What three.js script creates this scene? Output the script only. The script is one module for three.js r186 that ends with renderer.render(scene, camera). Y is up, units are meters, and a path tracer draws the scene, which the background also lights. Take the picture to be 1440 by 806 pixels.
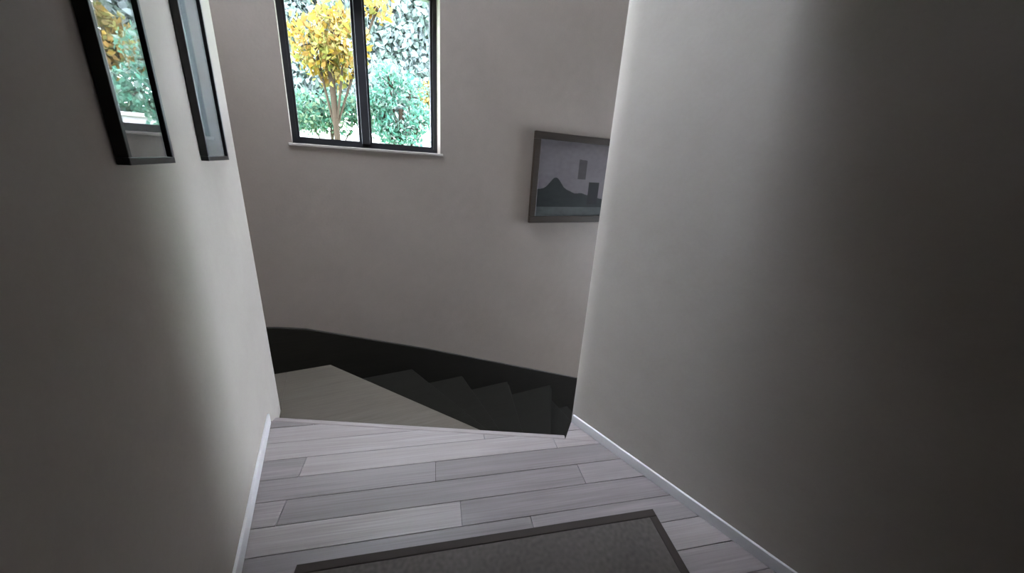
import * as THREE from 'three';
import { mergeGeometries, toCreasedNormals } from 'three/addons/utils/BufferGeometryUtils.js';
import { RoundedBoxGeometry } from 'three/addons/geometries/RoundedBoxGeometry.js';
import { ImprovedNoise } from 'three/addons/math/ImprovedNoise.js';

// ---------------------------------------------------------------- camera, sky, exposure
const scene = new THREE.Scene();
const camera = new THREE.PerspectiveCamera(77.74, 1440 / 806, 0.05, 300);
camera.position.set(0, 1.4, 0);
const deg = Math.PI / 180;
camera.rotation.set(-18.6 * deg, -27.64 * deg, 3.67 * deg, 'YXZ');
scene.add(camera);

const renderer = new THREE.WebGLRenderer({ antialias: true });
renderer.toneMapping = THREE.LinearToneMapping;
renderer.toneMappingExposure = 4.1;
renderer.outputColorSpace = THREE.SRGBColorSpace;
renderer.shadowMap.enabled = true;

const SKY_STRENGTH = 17.6;
const SUN_STRENGTH = 0;
const noise = new ImprovedNoise();

// an evenly overcast pale blue sky
{
  const W = 256, H = 128, data = new Float32Array(W * H * 4);
  for (let j = 0; j < H; j++) for (let i = 0; i < W; i++) {
    const el = (j + 0.5) / H * Math.PI - Math.PI / 2, az = (i + 0.5) / W * Math.PI * 2;
    const x = Math.cos(el) * Math.cos(az), y = Math.sin(el), z = Math.cos(el) * Math.sin(az);
    const c = 0.5 + 0.5 * noise.noise(x * 2.2 + 4, y * 4, z * 2.2) ;
    const s = 0.75 + 0.35 * Math.max(0, y) + 0.12 * (c - 0.5);
    const k = (j * W + i) * 4;
    data[k] = 0.80 * s; data[k + 1] = 0.89 * s; data[k + 2] = 1.06 * s; data[k + 3] = 1;
  }
  const t = new THREE.DataTexture(data, W, H, THREE.RGBAFormat, THREE.FloatType);
  t.mapping = THREE.EquirectangularReflectionMapping;
  t.magFilter = t.minFilter = THREE.LinearFilter; t.wrapS = THREE.RepeatWrapping; t.needsUpdate = true;
  scene.background = t;
  scene.backgroundIntensity = SKY_STRENGTH;
}

// ---------------------------------------------------------------- helpers
let seed = 20;
const rnd = () => { seed = (seed * 1664525 + 1013904223) >>> 0; return seed / 4294967296; };
const used = {};
function numbered(name) { const n = used[name] = (used[name] ?? -1) + 1; return n ? name + '_' + String(n).padStart(3, '0') : name; }
function mesh(name, geo, mat, parent) {
  const m = new THREE.Mesh(Array.isArray(geo) ? mergeGeometries(geo.map((g) => g.index ? g.toNonIndexed() : g)) : geo, mat);
  m.castShadow = m.receiveShadow = true;
  m.name = parent ? name : numbered(name);
  (parent ?? scene).add(m);
  return m;
}
function part(name, geo, mat, parent) {
  const n = parent.children.filter((c) => c.name === name || c.name.startsWith(name + '_0')).length;
  return mesh(n ? name + '_' + String(n).padStart(3, '0') : name, geo, mat, parent);
}
function group(name, [x, y, z] = [0, 0, 0], turn = 0) {
  const g = new THREE.Group(); g.name = numbered(name); g.position.set(x, y, z); g.rotation.y = turn; scene.add(g); return g;
}
function structure(o) { o.userData.kind = 'structure'; return o; }
function tag(o, label, category, grp) { Object.assign(o.userData, { label, category }); if (grp) o.userData.group = grp; return o; }
function box(x0, x1, y0, y1, z0, z1, r = 0) {
  const g = r ? new RoundedBoxGeometry(x1 - x0, y1 - y0, z1 - z0, 2, r) : new THREE.BoxGeometry(x1 - x0, y1 - y0, z1 - z0);
  g.translate((x0 + x1) / 2, (y0 + y1) / 2, (z0 + z1) / 2);
  return metric(g);
}
// uv in metres, projected along each face's main axis
function metric(g) {
  const p = g.attributes.position, n = g.attributes.normal, uv = new Float32Array(p.count * 2);
  for (let i = 0; i < p.count; i++) {
    const ax = Math.abs(n.getX(i)), ay = Math.abs(n.getY(i)), az = Math.abs(n.getZ(i));
    const x = p.getX(i), y = p.getY(i), z = p.getZ(i);
    if (ay >= ax && ay >= az) { uv[2 * i] = x; uv[2 * i + 1] = z; }
    else if (ax >= az) { uv[2 * i] = z; uv[2 * i + 1] = y; }
    else { uv[2 * i] = x; uv[2 * i + 1] = y; }
  }
  g.setAttribute('uv', new THREE.BufferAttribute(uv, 2));
  return g;
}
// vertical slab standing on the line a-b, its front face on the line, thickness to the given side
function slabAlong([ax, az], [bx, bz], thick, y0, y1, bevel = 0) {
  const L = Math.hypot(bx - ax, bz - az);
  const g = bevel ? new RoundedBoxGeometry(L, y1 - y0, Math.abs(thick), 2, bevel) : new THREE.BoxGeometry(L, y1 - y0, Math.abs(thick));
  g.translate(L / 2, (y0 + y1) / 2, thick / 2);
  metric(g);
  g.rotateY(-Math.atan2(bz - az, bx - ax));
  g.translate(ax, 0, az);
  return g;
}
// horizontal polygon [[x, z], ...] extruded from y0 to y1
function plate(poly, y0, y1, bevel = 0) {
  const s = new THREE.Shape(poly.map(([x, z]) => new THREE.Vector2(x, -z)));
  const g = new THREE.ExtrudeGeometry(s, { depth: y1 - y0 - 2 * bevel, bevelEnabled: bevel > 0, bevelSize: bevel, bevelThickness: bevel, bevelOffset: -bevel, bevelSegments: 1 });
  g.translate(0, 0, bevel);
  g.rotateX(-Math.PI / 2); g.translate(0, y0, 0);
  return g;
}
// keep the part of a polygon on the left-hand side: (p - a) x d >= 0
function clip(poly, [ax, az], [dx, dz]) {
  const f = ([x, z]) => (x - ax) * dz - (z - az) * dx, out = [];
  poly.forEach((p, i) => {
    const q = poly[(i + 1) % poly.length], fp = f(p), fq = f(q);
    if (fp >= 0) out.push(p);
    if ((fp > 0 && fq < 0) || (fp < 0 && fq > 0)) { const t = fp / (fp - fq); out.push([p[0] + t * (q[0] - p[0]), p[1] + t * (q[1] - p[1])]); }
  });
  return out;
}
function texture(w, h, f, srgb = true) {
  const d = new Uint8Array(w * h * 4);
  for (let j = 0; j < h; j++) for (let i = 0; i < w; i++) {
    const c = f(i / w, j / h), k = (j * w + i) * 4;
    d[k] = c[0]; d[k + 1] = c[1]; d[k + 2] = c[2]; d[k + 3] = 255;
  }
  const t = new THREE.DataTexture(d, w, h); t.wrapS = t.wrapT = THREE.RepeatWrapping;
  t.magFilter = THREE.LinearFilter; t.minFilter = THREE.LinearMipmapLinearFilter; t.generateMipmaps = true;
  if (srgb) t.colorSpace = THREE.SRGBColorSpace;
  t.needsUpdate = true; return t;
}
// noise that tiles over the unit square
function tile(u, v, fu, fv, s = 0) {
  const A = (x, y) => noise.noise(x * fu, y * fv, s);
  return (A(u, v) * (1 - u) + A(u - 1, v) * u) * (1 - v) + (A(u, v - 1) * (1 - u) + A(u - 1, v - 1) * u) * v;
}

// ---------------------------------------------------------------- materials
const plaster = (base) => texture(512, 512, (u, v) => {
  const n = 5 * tile(u, v, 3, 3, 1) + 3 * tile(u, v, 14, 14, 2) + 2 * tile(u, v, 60, 60, 3);
  return base.map((b) => b + n);
});
const wallTex = plaster([155, 147, 138]), dimWallTex = plaster([133, 122, 112]);
const wallBump = texture(512, 512, (u, v) => { const n = 128 + 60 * tile(u, v, 70, 70, 8) + 50 * tile(u, v, 25, 25, 9); return [n, n, n]; }, false);
const M = {};
const std = (o) => new THREE.MeshStandardMaterial(o);
M.wall = std({ map: wallTex, bumpMap: wallBump, bumpScale: 0.0008, roughness: 0.85 });
M.dimWall = std({ map: dimWallTex, bumpMap: wallBump, bumpScale: 0.0008, roughness: 0.6 });  // wall plaster darkened to stand in for the back wall's weaker light
M.ceiling = std({ color: 0xc9c4bb, bumpMap: wallBump, bumpScale: 0.001, roughness: 0.9 });
M.white = std({ color: 0xc4c1c0, roughness: 0.4 });
M.dark = std({ color: 0x17130f, roughness: 0.5 });
const grain = (base, amp, s) => texture(512, 512, (u, v) => {
  const w = tile(u, v, 3, 10, s) * 0.6, g = tile(u, v + w * 0.04, 5, 70, s + 1) + 0.6 * tile(u, v, 9, 150, s + 2) + 0.8 * tile(u, v, 2, 14, s + 3);
  return base.map((b) => b + amp * g);
});
const plankTex = [grain([127, 118, 116], 17, 11), grain([118, 110, 108], 16, 21), grain([135, 126, 123], 15, 31), grain([112, 104, 102], 15, 41)];
M.planks = plankTex.map((map) => std({ map, roughness: 0.42, bumpMap: map, bumpScale: 0.0008 }));
M.subfloor = std({ color: 0x3a322c, roughness: 0.9 });
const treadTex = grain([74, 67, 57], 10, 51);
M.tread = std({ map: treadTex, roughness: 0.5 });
const darkTex = grain([24, 21, 15], 5, 61);
M.darkWood = new THREE.MeshPhysicalMaterial({ map: darkTex, roughness: 0.7, specularIntensity: 0.35 });
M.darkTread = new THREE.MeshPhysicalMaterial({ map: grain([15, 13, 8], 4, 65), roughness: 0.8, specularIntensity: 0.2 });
M.frameBlack = std({ color: 0x0b0a0a, roughness: 0.35 });
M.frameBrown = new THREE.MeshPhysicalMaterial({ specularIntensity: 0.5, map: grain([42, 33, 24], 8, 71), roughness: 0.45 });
M.windowFrame = std({ color: 0x2a2a2d, roughness: 0.45 });
M.glass = new THREE.MeshPhysicalMaterial({ color: 0xffffff, transmission: 1, thickness: 0, roughness: 0.0, ior: 1.5, metalness: 0 });
M.matBoard = std({ color: 0x8b8987, roughness: 0.85 });

// ---------------------------------------------------------------- layout
const LX = -0.40;                               // face of the left wall
const LEND = -2.36;                             // where the left wall ends
const BZ = -2.85;                               // face of the back wall
const R0 = [1.166, -1.36], RD = [0.2293, 0.9734]; // end of the right wall and its direction towards the camera
const RE = [R0[0] - RD[0] * 0.08, R0[1] - RD[1] * 0.08];         // the rounded corner starts here
const HALL_END = 4.2;
const R1 = [R0[0] + RD[0] * (HALL_END - R0[1]) / RD[1], HALL_END];
const PIVOT = [1.045, -1.25];                   // the winders fan out from here
const LN = [LX, -2.0];                          // the nosing's left end
const CEIL = 5.4;
const SHAFT = 2.5;                              // unseen flare above this height, added to bring skylight to the right wall
const WEST = -2.6;
const LOW = -2.9;

// ---------------------------------------------------------------- room shell
// back wall with the window opening
const WX0 = -0.175, WX1 = 0.80, WY0 = 1.46, WY1 = 2.5;
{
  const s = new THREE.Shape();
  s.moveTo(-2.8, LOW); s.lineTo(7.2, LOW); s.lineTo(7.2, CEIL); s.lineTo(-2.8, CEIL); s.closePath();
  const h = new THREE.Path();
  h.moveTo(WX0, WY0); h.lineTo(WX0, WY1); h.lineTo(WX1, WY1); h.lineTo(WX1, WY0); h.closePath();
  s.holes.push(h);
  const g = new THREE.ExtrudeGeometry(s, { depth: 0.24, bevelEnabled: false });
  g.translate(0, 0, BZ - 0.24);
  structure(mesh('wall_back', g, M.dimWall));
}
structure(mesh('wall_left', box(WEST, LX, LOW, SHAFT, LEND, HALL_END, 0.006), M.wall));
structure(mesh('wall_upper_left', box(-2.8, WEST, LOW, CEIL, BZ - 0.24, HALL_END), M.wall));
// the two ends of the stairwell; the right end holds the added window
structure(mesh('wall_stairwell_left', box(WEST, -0.6, LOW, SHAFT, BZ, LEND), M.wall));
structure(mesh('wall_stairwell_right', [box(7.0, 7.2, LOW, -1.2, BZ, -0.8), box(7.0, 7.2, 2.1, CEIL, BZ, -0.8), box(7.0, 7.2, -1.2, 2.1, BZ, -2.8), box(7.0, 7.2, -1.2, 2.1, -1.42, -0.8)], M.wall));
{
  // plan outline: the end towards the stairs is a wide rounded corner
  const T = 0.34, r = 0.16, N = [RD[1], -RD[0]], at = (a, b) => [RE[0] + RD[0] * a + N[0] * b, RE[1] + RD[1] * a + N[1] * b];
  const L = Math.hypot(R1[0] - RE[0], R1[1] - RE[1]), plan = [at(L, 0)];
  for (let k = 0; k <= 12; k++) { const t = k / 12 * Math.PI / 2; plan.push(at(r - r * Math.sin(t), r - r * Math.cos(t))); }
  plan.push(at(0, T), at(L, T));
  const top = plate(plan.slice().reverse(), LOW, 2.25);
  const g = metric(toCreasedNormals(top, 0.5));
  structure(mesh('wall_right', g, M.wall));
}
structure(mesh('wall_stairwell_front', box(1.4, 7.0, LOW, 2.3, -1.335, -1.2), M.wall));
structure(mesh('wall_behind', box(-2.8, 7.2, LOW - 0.1, CEIL, HALL_END, HALL_END + 0.15), M.frameBrown));
const ADDED_SKYLIGHT = { x0: -2.5, x1: 0.6, z0: -2.8, z1: -1.5 };  // unseen skylight added to brighten the wall ends and landing edge
{
  const k = ADDED_SKYLIGHT, y0 = CEIL, y1 = CEIL + 0.2, zb = BZ - 0.24, ze = HALL_END + 0.15;
  structure(mesh('ceiling', [box(-2.8, k.x0, y0, y1, zb, ze), box(k.x1, 7.2, y0, y1, zb, ze), box(k.x0, k.x1, y0, y1, zb, k.z0), box(k.x0, k.x1, y0, y1, k.z1, ze)], M.ceiling));
  const w = structure(group('added_window_2')), t = 0.03;
  part('window_frame', [box(k.x0, k.x0 + t, y1 - 0.05, y1, k.z0, k.z1), box(k.x1 - t, k.x1, y1 - 0.05, y1, k.z0, k.z1), box(k.x0 + t, k.x1 - t, y1 - 0.05, y1, k.z0, k.z0 + t), box(k.x0 + t, k.x1 - t, y1 - 0.05, y1, k.z1 - t, k.z1)], M.white, w);
  part('pane', box(k.x0 + t, k.x1 - t, y1 - 0.03, y1 - 0.026, k.z0 + t, k.z1 - t), M.glass, w);
}
structure(mesh('ceiling_hall_baffle', plate([[WEST, -1.8], [LX, -1.75], [1.3, -0.8], [7.2, -0.8], [7.2, HALL_END + 0.15], [WEST, HALL_END + 0.15]], 2.25, CEIL), M.frameBrown));  // unseen ceiling, lowered and slanted to keep light out of the hall
structure(mesh('floor_lower', box(-2.8, 7.2, LOW - 0.1, LOW, BZ - 0.24, HALL_END + 0.15), M.subfloor));

// landing floor: planks laid at a slant over a subfloor
{
  const floor = structure(group('floor'));
  const hallPoly = [[LX, LN[1]], [R0[0] + RD[0] * 0.19, R0[1] + RD[1] * 0.19], R1, [LX, HALL_END]];
  // line through the nosing, clipped on the camera's side
  const nd = [PIVOT[0] - LN[0], PIVOT[1] - LN[1]];
  const hit = (() => { // where the nosing line meets the right wall
    const det = nd[0] * -RD[1] + nd[1] * RD[0], ex = R0[0] - LN[0], ez = R0[1] - LN[1];
    const t = (ex * -RD[1] + ez * RD[0]) / det; return [LN[0] + nd[0] * t, LN[1] + nd[1] * t];
  })();
  const main = [LN, hit, R1, [LX, HALL_END]];
  part('subfloor', plate(main, -0.26, -0.016), M.subfloor, floor);
  part('subfloor', plate([PIVOT, R0, hit], -0.26, -0.016), M.subfloor, floor);
  const ang = Math.atan2(0.262, 1), ca = Math.cos(ang), sa = Math.sin(ang);
  const toW = ([s, t]) => [s * ca - t * sa, s * sa + t * ca];       // s along, t across (towards the camera)
  const toL = ([x, z]) => [x * ca + z * sa, -x * sa + z * ca];
  const W = 0.118, GAP = 0.0022;
  const corner = [PIVOT, R0, hit];
  for (let row = -24; row < 24; row++) {
    let s = -2.4 + rnd() * 0.9;
    while (s < 3.6) {
      const len = 0.75 + rnd() * 0.6;
      const rect = [[s, row * W], [s + len - GAP, row * W], [s + len - GAP, row * W + W - GAP], [s, row * W + W - GAP]].map(toW);
      s += len;
      const kind = Math.floor(rnd() * 4), du = rnd(), dv = rnd(), up = (rnd() - 0.5) * 0.0012;
      for (const region of [main, corner]) {
        let poly = rect;
        for (let i = 0; i < region.length && poly.length > 2; i++) {
          const a = region[i], b = region[(i + 1) % region.length];
          poly = clip(poly, a, [-(b[0] - a[0]), -(b[1] - a[1])]);
        }
        if (poly.length < 3) continue;
        let area = 0; poly.forEach((p, i) => { const q = poly[(i + 1) % poly.length]; area += p[0] * q[1] - q[0] * p[1]; });
        if (Math.abs(area) / 2 < 0.0012) continue;
        const g = plate(poly, -0.0155, up, 0.001);
        const p = g.attributes.position, uv = new Float32Array(p.count * 2);
        for (let i = 0; i < p.count; i++) { const [ss, tt] = toL([p.getX(i), p.getZ(i)]); uv[2 * i] = ss * 0.6 + du; uv[2 * i + 1] = tt * 2.2 + dv; }
        g.setAttribute('uv', new THREE.BufferAttribute(uv, 2));
        part('floor_plank', g, M.planks[kind], floor);
      }
    }
  }
}

// baseboards
{
  const b = new THREE.Shape();
  const prof = (g) => g;
  structure(mesh('baseboard_left', box(LX, LX + 0.012, 0, 0.062, LN[1] + 0.02, HALL_END, 0.003), M.white));
  const n = [-RD[1], RD[0]];                                         // away from the right wall, into the hall
  const a = [R0[0] + RD[0] * 0.01, R0[1] + RD[1] * 0.01];
  const g = slabAlong(a, R1, 0.012, 0, 0.055, 0.003);
  structure(mesh('baseboard_right', g, M.white));
}

// window in the back wall
{
  const w = structure(group('window_1'));
  const z0 = BZ - 0.15, z1 = BZ - 0.09, t = 0.028;
  part('window_frame', [box(WX0, WX1, WY0, WY0 + t, z0, z1), box(WX0, WX1, WY1 - t, WY1, z0, z1), box(WX0, WX0 + t, WY0 + t, WY1 - t, z0, z1), box(WX1 - t, WX1, WY0 + t, WY1 - t, z0, z1)], M.windowFrame, w);
  const mid = 0.282;
  part('mullion', box(mid - 0.027, mid + 0.027, WY0 + t, WY1 - t, z0, z1 + 0.01, 0.004), M.windowFrame, w);
  for (const [a, b] of [[WX0 + t, mid - 0.027], [mid + 0.027, WX1 - t]]) {
    const y0 = WY0 + t, y1 = WY1 - t, c = 0.016, za = z0 + 0.012, zb = z1 - 0.012;
    const s = part('sash', [box(a, b, y0, y0 + c, za, zb), box(a, b, y1 - c, y1, za, zb), box(a, a + c, y0 + c, y1 - c, za, zb), box(b - c, b, y0 + c, y1 - c, za, zb)], M.windowFrame, w);
    mesh('pane', box(a + c, b - c, y0 + c, y1 - c, (za + zb) / 2 - 0.002, (za + zb) / 2 + 0.002), M.glass, s);
  }
  part('window_sill', box(WX0 - 0.02, WX1 + 0.02, WY0 - 0.018, WY0, z1, BZ + 0.008, 0.004), M.wall, w);
}

{
  const g = structure(group('added_window_3')), t = 0.03, a = 7.08, b = 7.14;  // unseen window added to light the far end of the left wall
  part('window_frame', [box(a, b, -1.2, -1.2 + t, -2.8, -1.42), box(a, b, 2.1 - t, 2.1, -2.8, -1.42), box(a, b, -1.2 + t, 2.1 - t, -2.8, -2.8 + t), box(a, b, -1.2 + t, 2.1 - t, -1.42 - t, -1.42)], M.windowFrame, g);
  part('pane', box(7.108, 7.112, -1.2 + t, 2.1 - t, -2.8 + t, -1.42 - t), M.glass, g);
}

// ---------------------------------------------------------------- staircase turning down to the right
{
  const st = tag(group('staircase'), 'dark winding staircase dropping from the landing edge along the back wall behind the right wall', 'staircase');
  const zb = BZ + 0.002, RISE = 0.18;
  const lineDirs = [[LN[0] - PIVOT[0], LN[1] - PIVOT[1]], [-1.02, -1.41], [-0.5, -1.5], [-0.05, -1.5], [0.42, -1.5], [0.95, -1.5]];
  const origins = [PIVOT, [0.86, -1.50], [1.02, -1.36], [1.05, -1.34], [1.08, -1.34], [1.12, -1.36]];
  const outer = [[-0.738, zb], [3.4, zb], [3.4, -1.34], [1.33, -1.34], R0, PIVOT, [-0.738, -2.19]];
  let y = 0;
  const over = 0.022, SX = -0.498;
  // each winder lies between its own line and the next
  for (let k = 0; k < 5; k++) {
    y -= RISE;
    const [o1, d1, o2, d2] = [origins[k], lineDirs[k], origins[k + 1], lineDirs[k + 1]];
    let poly = [[LX + 0.002, zb], [3.0, zb], [3.0, -1.0], [LX + 0.002, -1.0]];
    poly = clip(poly, o1, [-d1[0], -d1[1]]);
    poly = clip(poly, o2, d2);
    poly = clip(poly, [0, -1.26], [1, 0]);
    if (poly.length < 3) continue;
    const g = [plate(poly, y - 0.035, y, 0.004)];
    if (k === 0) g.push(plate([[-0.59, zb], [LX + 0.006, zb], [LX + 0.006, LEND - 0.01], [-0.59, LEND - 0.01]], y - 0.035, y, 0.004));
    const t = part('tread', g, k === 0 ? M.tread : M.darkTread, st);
    if (k === 0) t.userData.label = 'pale topmost winder tread';
    // the riser under this tread's front edge
    const end = (zb + 0.03 - o2[1]) / d2[1];
    const e = [o2[0] + d2[0] * end, o2[1] + d2[1] * end];
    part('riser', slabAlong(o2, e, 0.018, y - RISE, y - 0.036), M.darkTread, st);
  }
  // straight flight going on down to the right
  for (let k = 0; k < 6; k++) {
    y -= RISE;
    const x0 = 2.1 + 0.26 * k - 0.3, x1 = x0 + 0.26;
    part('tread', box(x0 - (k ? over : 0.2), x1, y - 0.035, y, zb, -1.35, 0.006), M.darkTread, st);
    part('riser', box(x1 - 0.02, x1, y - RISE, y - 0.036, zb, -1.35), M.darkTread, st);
  }
  // top riser below the landing, and its nosing
  part('riser', slabAlong([LX + 0.012, LN[1] + 0.002], [PIVOT[0] - 0.01, PIVOT[1]], -0.016, -RISE, -0.018), M.darkWood, st);
  part('nosing', slabAlong([LX + 0.014, LN[1] + 0.007], PIVOT, -0.03, -0.018, 0.002, 0.006), M.planks[2], st);
  // the sloping skirting board on the back wall
  const s = new THREE.Shape();
  s.moveTo(-0.495, 0.20); s.lineTo(-0.42, 0.19); s.lineTo(-0.24, 0.15); s.lineTo(0.67, -0.19); s.lineTo(2.37, -0.885); s.lineTo(3.38, -1.31); s.lineTo(3.38, -2.05); s.lineTo(1.0, -1.3); s.lineTo(-0.1, -0.72); s.lineTo(-0.495, -0.5); s.closePath();
  const g = new THREE.ExtrudeGeometry(s, { depth: 0.016, bevelEnabled: true, bevelSize: 0.003, bevelThickness: 0.003, bevelSegments: 1 });
  g.translate(0, 0, BZ + 0.006);
  part('skirting_board', g, M.darkWood, st).userData.label = 'dark sloping skirting board on the back wall';
}

// ---------------------------------------------------------------- pictures
function leftPicture(z0, z1, label, print) {
  const y0 = 1.352, y1 = 2.05, d = 0.024, t = 0.016;
  const p = tag(group('framed_picture', [LX, y0, (z0 + z1) / 2], Math.PI / 2), label, 'picture', 'framed pictures on the left wall');
  const w = Math.abs(z1 - z0), h = y1 - y0;
  part('frame', [box(-w / 2, w / 2, 0, t, 0.001, d, 0.002), box(-w / 2, w / 2, h - t, h, 0.001, d, 0.002), box(-w / 2, -w / 2 + t, t, h - t, 0.001, d, 0.002), box(w / 2 - t, w / 2, t, h - t, 0.001, d, 0.002)], M.frameBlack, p);
  part('print', box(-w / 2 + t, w / 2 - t, t, h - t, 0.002, 0.012), print, p);
  part('glass_pane', box(-w / 2 + t, w / 2 - t, t, h - t, 0.0155, 0.0175), M.glass, p);
}
M.print1 = std({ map: texture(128, 256, (u, v) => { const n = 14 * tile(u, v, 4, 6, 81) + 8 * tile(u, v, 16, 20, 82); return [104 + n, 104 + n, 98 + n]; }), roughness: 0.6 });
M.print2 = std({ map: texture(128, 256, (u, v) => { const n = 18 * tile(u, v, 3, 5, 91) + 8 * tile(u, v, 14, 20, 92); return [120 + n, 132 + n, 134 + n]; }), roughness: 0.6 });
leftPicture(-1.10, -1.38, 'black-framed picture on the left wall nearer the camera, its glass reflecting yellow leaves', M.print1);
leftPicture(-1.73, -2.06, 'black-framed picture on the left wall farther from the camera, close to the wall corner', M.print2);

{
  const x0 = 1.61, x1 = 2.75, y0 = 0.925, y1 = 1.70, t = 0.06, d = 0.03;
  const p = tag(group('framed_picture', [x0, y0, BZ]), 'dark brown framed grey landscape picture on the back wall, partly hidden by the right wall', 'picture');
  const w = x1 - x0, h = y1 - y0;
  part('frame', [box(0, w, 0, t, 0.001, d, 0.004), box(0, w, h - t, h, 0.001, d, 0.004), box(0, t, t, h - t, 0.001, d, 0.004), box(w - t, w, t, h - t, 0.001, d, 0.004)], M.frameBrown, p);
  const tex = texture(256, 192, (u, v) => {
    const n = 10 * tile(u, v, 5, 5, 101) + 8 * tile(u, v, 20, 20, 102);
    let c = [98, 92, 94];
    const hill = 0.36 + 0.16 * Math.exp(-(((u - 0.19) / 0.09) ** 2)) - 0.25 * Math.max(0, u - 0.3) + 0.05 * tile(u, 0.5, 9, 1, 103);
    if (v < hill) c = [22, 26, 24];
    if (v < 0.13) c = [64, 68, 66];
    if (Math.abs(u - 0.47) < 0.045 && v > 0.52 && v < 0.78 + 0.05 * tile(u, v, 8, 8, 5)) c = [56, 51, 51];
    if (Math.abs(u - 0.62) < 0.06 && v > 0.17 && v < 0.48) c = [12, 9, 7];
    return c.map((k) => Math.max(4, k + n));
  });
  const g = new THREE.PlaneGeometry(w - 2 * t, h - 2 * t); g.translate(w / 2, h / 2, 0.014);
  const back = box(t, w - t, t, h - t, 0.001, 0.012);
  part('backing_board', back, M.matBoard, p);
  part('print', g, new THREE.MeshPhysicalMaterial({ map: tex, roughness: 0.6, specularIntensity: 0.3 }), p);
}

// ---------------------------------------------------------------- rug in the foreground
{
  const corner = [1.155, -0.735], ex = [-0.967, -0.255], ez = [-0.30, 0.954];   // along the far edge to the left, and towards the camera
  const L = 1.42, D = 0.72, at = (a, b) => [corner[0] + ex[0] * a + ez[0] * b, corner[1] + ex[1] * a + ez[1] * b];
  const r = tag(group('rug'), 'dark brown flat rug with bound edges lying on the grey plank floor', 'rug');
  const rugTex = texture(256, 256, (u, v) => { const n = 16 * tile(u, v, 60, 60, 111) + 10 * tile(u, v, 5, 5, 112); return [74 + n, 68 + n, 63 + n]; });
  const rugMat = std({ map: rugTex, bumpMap: rugTex, bumpScale: 0.003, roughness: 0.95 });
  const i = 0.035;
  part('woven_field', plate([at(i, i), at(L - i, i), at(L - i, D - i), at(i, D - i)], 0.001, 0.011, 0.002), rugMat, r);
  const edge = std({ color: 0x2f2722, roughness: 0.9 });
  part('binding', [plate([at(0, 0), at(L, 0), at(L, i), at(0, i)], 0.001, 0.0125, 0.003), plate([at(0, D - i), at(L, D - i), at(L, D), at(0, D)], 0.001, 0.0125, 0.003),
    plate([at(0, i), at(i, i), at(i, D - i), at(0, D - i)], 0.001, 0.0125, 0.003), plate([at(L - i, i), at(L, i), at(L, D - i), at(L - i, D - i)], 0.001, 0.0125, 0.003)], edge, r);
}

// ---------------------------------------------------------------- outside the window
const lin = (r, g, b) => new THREE.Color().setRGB(r, g, b);
structure(mesh('added_eave', box(-2.8, 7.2, 3.42, 3.52, BZ - 0.24 - 2.0, BZ - 0.24), std({ color: 0x8b8378, roughness: 0.8 })));  // unseen eave added to cut high sky light through the window
structure(mesh('ground_garden', box(-40, 40, LOW - 0.3, LOW - 0.1, -60, BZ - 0.26), std({ map: texture(256, 256, (u, v) => { const n = 20 * tile(u, v, 20, 20, 121); return [96 + n, 128 + n, 78 + n]; }), roughness: 1 })));
if (SUN_STRENGTH > 0) {
  const sun = new THREE.DirectionalLight(0xfff1dc, SUN_STRENGTH);
  sun.position.set(6, 14, 10); sun.target.position.set(0, 2, -10); sun.castShadow = true;
  Object.assign(sun.shadow.camera, { left: -20, right: 20, top: 20, bottom: -20, near: 0.5, far: 60 });
  scene.add(sun, sun.target);
}
const leafGeo = (() => {
  const g = new THREE.BufferGeometry();
  g.setAttribute('position', new THREE.BufferAttribute(new Float32Array([0, -0.5, 0, 0.3, 0, 0.09, 0, 0.5, 0, -0.3, 0, 0.09, 0, 0, -0.02]), 3));
  g.setIndex([0, 1, 4, 1, 2, 4, 2, 3, 4, 3, 0, 4]); g.computeVertexNormals();
  g.setAttribute('uv', new THREE.BufferAttribute(new Float32Array(10), 2));
  return g;
})();
M.bark = new THREE.MeshPhysicalMaterial({ color: lin(0.016, 0.012, 0.008), roughness: 0.95, specularIntensity: 0.05 });
M.leaf = new THREE.MeshPhysicalMaterial({ color: 0xffffff, roughness: 0.9, transmission: 0.5, thickness: 0, specularIntensity: 0.03, side: THREE.DoubleSide });
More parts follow.
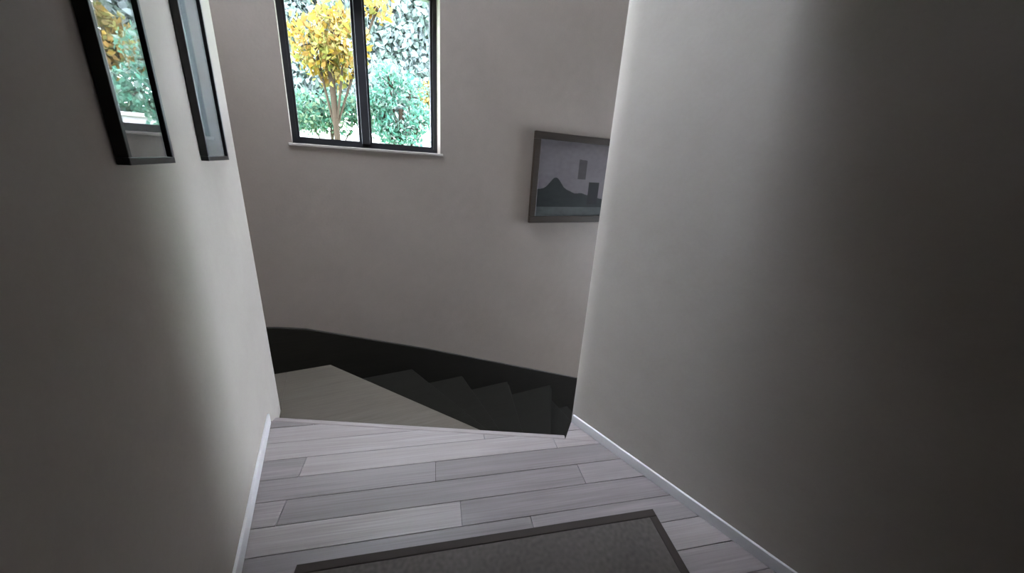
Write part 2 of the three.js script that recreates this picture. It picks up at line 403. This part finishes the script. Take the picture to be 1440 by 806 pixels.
function tree([x, y, z], blobs, colors, size, label, category = 'tree', thick = 0.07) {
  const t = tag(group(category === 'shrub' ? 'garden_shrub' : 'garden_tree', [x, LOW - 0.1, z]), label, category);
  const wood = [];
  const top = new THREE.Vector3(0, y - LOW + 0.1, 0);
  const limb = (a, b, r) => {
    const c = a.clone().lerp(b, 0.5).add(new THREE.Vector3((rnd() - 0.5) * 0.15, 0.05, (rnd() - 0.5) * 0.15));
    wood.push(new THREE.TubeGeometry(new THREE.QuadraticBezierCurve3(a, c, b), 8, r, 6));
  };
  limb(new THREE.Vector3(), top, thick);
  let n = 0; for (const b of blobs) n += b[4];
  const inst = new THREE.InstancedMesh(leafGeo, M.leaf, n), m = new THREE.Matrix4(), q = new THREE.Quaternion(), e = new THREE.Euler(), c = new THREE.Color();
  let i = 0;
  for (const [bx, by, bz, r, count] of blobs) {
    const ctr = new THREE.Vector3(bx, by + top.y, bz);
    limb(top.clone().multiplyScalar(0.75), ctr, thick * 0.4);
    for (let k = 0; k < 4; k++) limb(ctr.clone().lerp(top, 0.4), ctr.clone().add(new THREE.Vector3(rnd() - 0.5, rnd() - 0.4, rnd() - 0.5).multiplyScalar(r * 1.3)), thick * 0.2);
    for (let k = 0; k < count; k++, i++) {
      const th = rnd() * Math.PI * 2, cz = rnd() * 2 - 1, rr = r * Math.cbrt(rnd()) * (0.82 + 0.3 * rnd());
      const s = Math.sqrt(1 - cz * cz);
      const pos = new THREE.Vector3(ctr.x + rr * s * Math.cos(th), ctr.y + rr * cz * 0.9, ctr.z + rr * s * Math.sin(th));
      e.set(rnd() * 6.3, rnd() * 6.3, rnd() * 6.3); q.setFromEuler(e);
      const sc = size * (0.7 + 0.6 * rnd());
      m.compose(pos, q, new THREE.Vector3(sc, sc, sc)); inst.setMatrixAt(i, m);
      c.copy(colors[Math.floor(rnd() * colors.length)]).multiplyScalar(0.75 + 0.5 * rnd()); inst.setColorAt(i, c);
    }
  }
  inst.name = 'foliage'; inst.userData.kind = 'stuff'; inst.castShadow = inst.receiveShadow = true;
  part('trunk', wood, M.bark, t); t.add(inst);
  return t;
}
const yellow = [lin(0.121, 0.079, 0.012), lin(0.130, 0.100, 0.033), lin(0.113, 0.067, 0.017), lin(0.088, 0.088, 0.021)];
const green = [lin(0.032, 0.071, 0.042), lin(0.042, 0.086, 0.057), lin(0.025, 0.065, 0.042), lin(0.065, 0.090, 0.053)];
const teal = [lin(0.035, 0.109, 0.074), lin(0.060, 0.124, 0.087), lin(0.038, 0.092, 0.062), lin(0.099, 0.129, 0.109)];
const blocker = [lin(0.006, 0.013, 0.007), lin(0.01, 0.018, 0.01), lin(0.005, 0.01, 0.006)];  // near-black leaves for unseen trees added to block sky light
const pale = [lin(0.125, 0.162, 0.142), lin(0.150, 0.179, 0.171), lin(0.105, 0.147, 0.118)];  // pale leaves for trees added to cover the bright sky
tree([0.3, 3.55, -9.6], [[-0.25, 0, 0, 0.62, 480], [0.3, 0.1, 0.1, 0.6, 430], [0.05, -0.25, -0.2, 0.6, 380], [0.1, 0.55, 0, 0.4, 150], [1.05, 0.95, 0, 0.35, 120]], yellow, 0.15, 'small tree with bright yellow autumn leaves outside the left window pane');
tree([0.25, 2.4, -11.5], [[-0.6, 0, 0, 0.6, 800], [0.1, 0.05, 0, 0.65, 900], [0.75, 0.15, 0, 0.5, 500]], green, 0.13, 'low green bush outside the window, below the small yellow tree', 'shrub', 0.04);
tree([2.0, 2.7, -11.0], [[-0.55, 0.1, 0, 0.45, 650], [-0.35, -0.55, 0, 0.45, 500], [0.25, 0.5, 0, 0.5, 350], [0.5, -0.2, 0.2, 0.5, 350], [0.1, -0.7, 0, 0.5, 400], [-0.3, 0.75, 0, 0.4, 250]], teal, 0.13, 'tall loose green tree outside the right window pane');
tree([8.0, 5.3, -26], [[-0.9, 0, 0, 1.3, 900], [0.9, 0.2, 0, 1.3, 900], [0, 0.9, 0, 1.2, 600]], yellow, 0.34, 'distant yellow tree whose reflection shows in the glass of the nearer picture', 'tree', 0.2);
tree([8.0, 2.9, -24], [[-0.9, 0, 0, 1.1, 1200], [0.9, 0.1, 0, 1.1, 1200]], green, 0.26, 'distant green bush seen only in the reflection under the yellow leaves', 'shrub', 0.1);
tree([-1.2, 6.5, -31], [[-1.4, 0, 0, 2.4, 2600], [1.2, 0.4, 0, 2.4, 2600], [0.1, 2.6, 0, 2.4, 2400], [-0.6, 5.0, 0, 2.6, 2600], [2.2, 5.0, 0, 2.4, 2200], [-3.0, 3.0, 0, 2.4, 2200], [-2.2, 7.6, 0, 2.9, 1800], [1.0, 8.8, 0, 2.9, 1800], [-0.8, 11.6, 0, 3.0, 1800], [0, -1.9, 0, 2.4, 2400]], pale, 0.5, 'added far pale tree covering the sky behind the small yellow tree at the left pane', 'tree', 0.25);
tree([4.6, 6.3, -30], [[-1.5, 0, 0, 2.4, 2800], [1.4, 0.3, 0, 2.4, 2800], [0.2, 2.8, 0, 2.4, 2600], [2.6, 1.4, 0, 2.2, 2200], [1.0, 5.2, 0, 2.6, 2600], [4.2, 4.0, 0, 2.6, 2400], [-1.4, 4.4, 0, 2.4, 2200], [0.4, 8.6, 0, 2.9, 1800], [3.4, 8.0, 0, 2.9, 1800], [1.8, 11.4, 0, 3.0, 1800], [0.1, -1.8, 0, 2.6, 2600]], pale, 0.5, 'added far pale tree covering the sky behind the loose green tree at the right pane', 'tree', 0.25);
for (const [x, z, where] of [[-8.5, -27, 'nearest the window on its left'], [-14.5, -25, 'second from the window on its left'], [-20, -22, 'farthest from the window on its left'], [13.5, -27, 'nearest the window on its right'], [19.5, -25, 'second from the window on its right'], [25, -22, 'farthest from the window on its right']])
  tree([x, 6.3, z], [[-1.6, 0.2, 0, 2.6, 1500], [1.6, 0.4, 0, 2.6, 1500], [0.1, 2.8, 0, 2.9, 1600], [0, -2.2, 0, 2.8, 1500], [-1.0, 5.6, 0, 2.8, 1500], [1.3, 7.0, 0, 2.7, 1500], [-0.6, 9.4, 0, 2.6, 1300], [0.4, 12.0, 0, 2.3, 1000]], blocker, 0.6, 'added unseen dark evergreen tree outside, ' + where, 'tree', 0.25).userData.group = 'added trees blocking sky light beside the window';
{
  const b = tag(group('neighbouring_building', [0.5, LOW - 0.1, -17]), 'low white building seen through the bottom of the window, behind the trees', 'building');
  const white = std({ color: 0x625f5d, roughness: 0.85 });
  part('wall', box(-6, 7, 0, 5.2, -3, 0), white, b);
  part('coping', box(-6.1, 7.1, 5.2, 5.32, -3.1, 0.1, 0.02), std({ color: 0x6a6661, roughness: 0.8 }), b);
}
renderer.render(scene, camera);
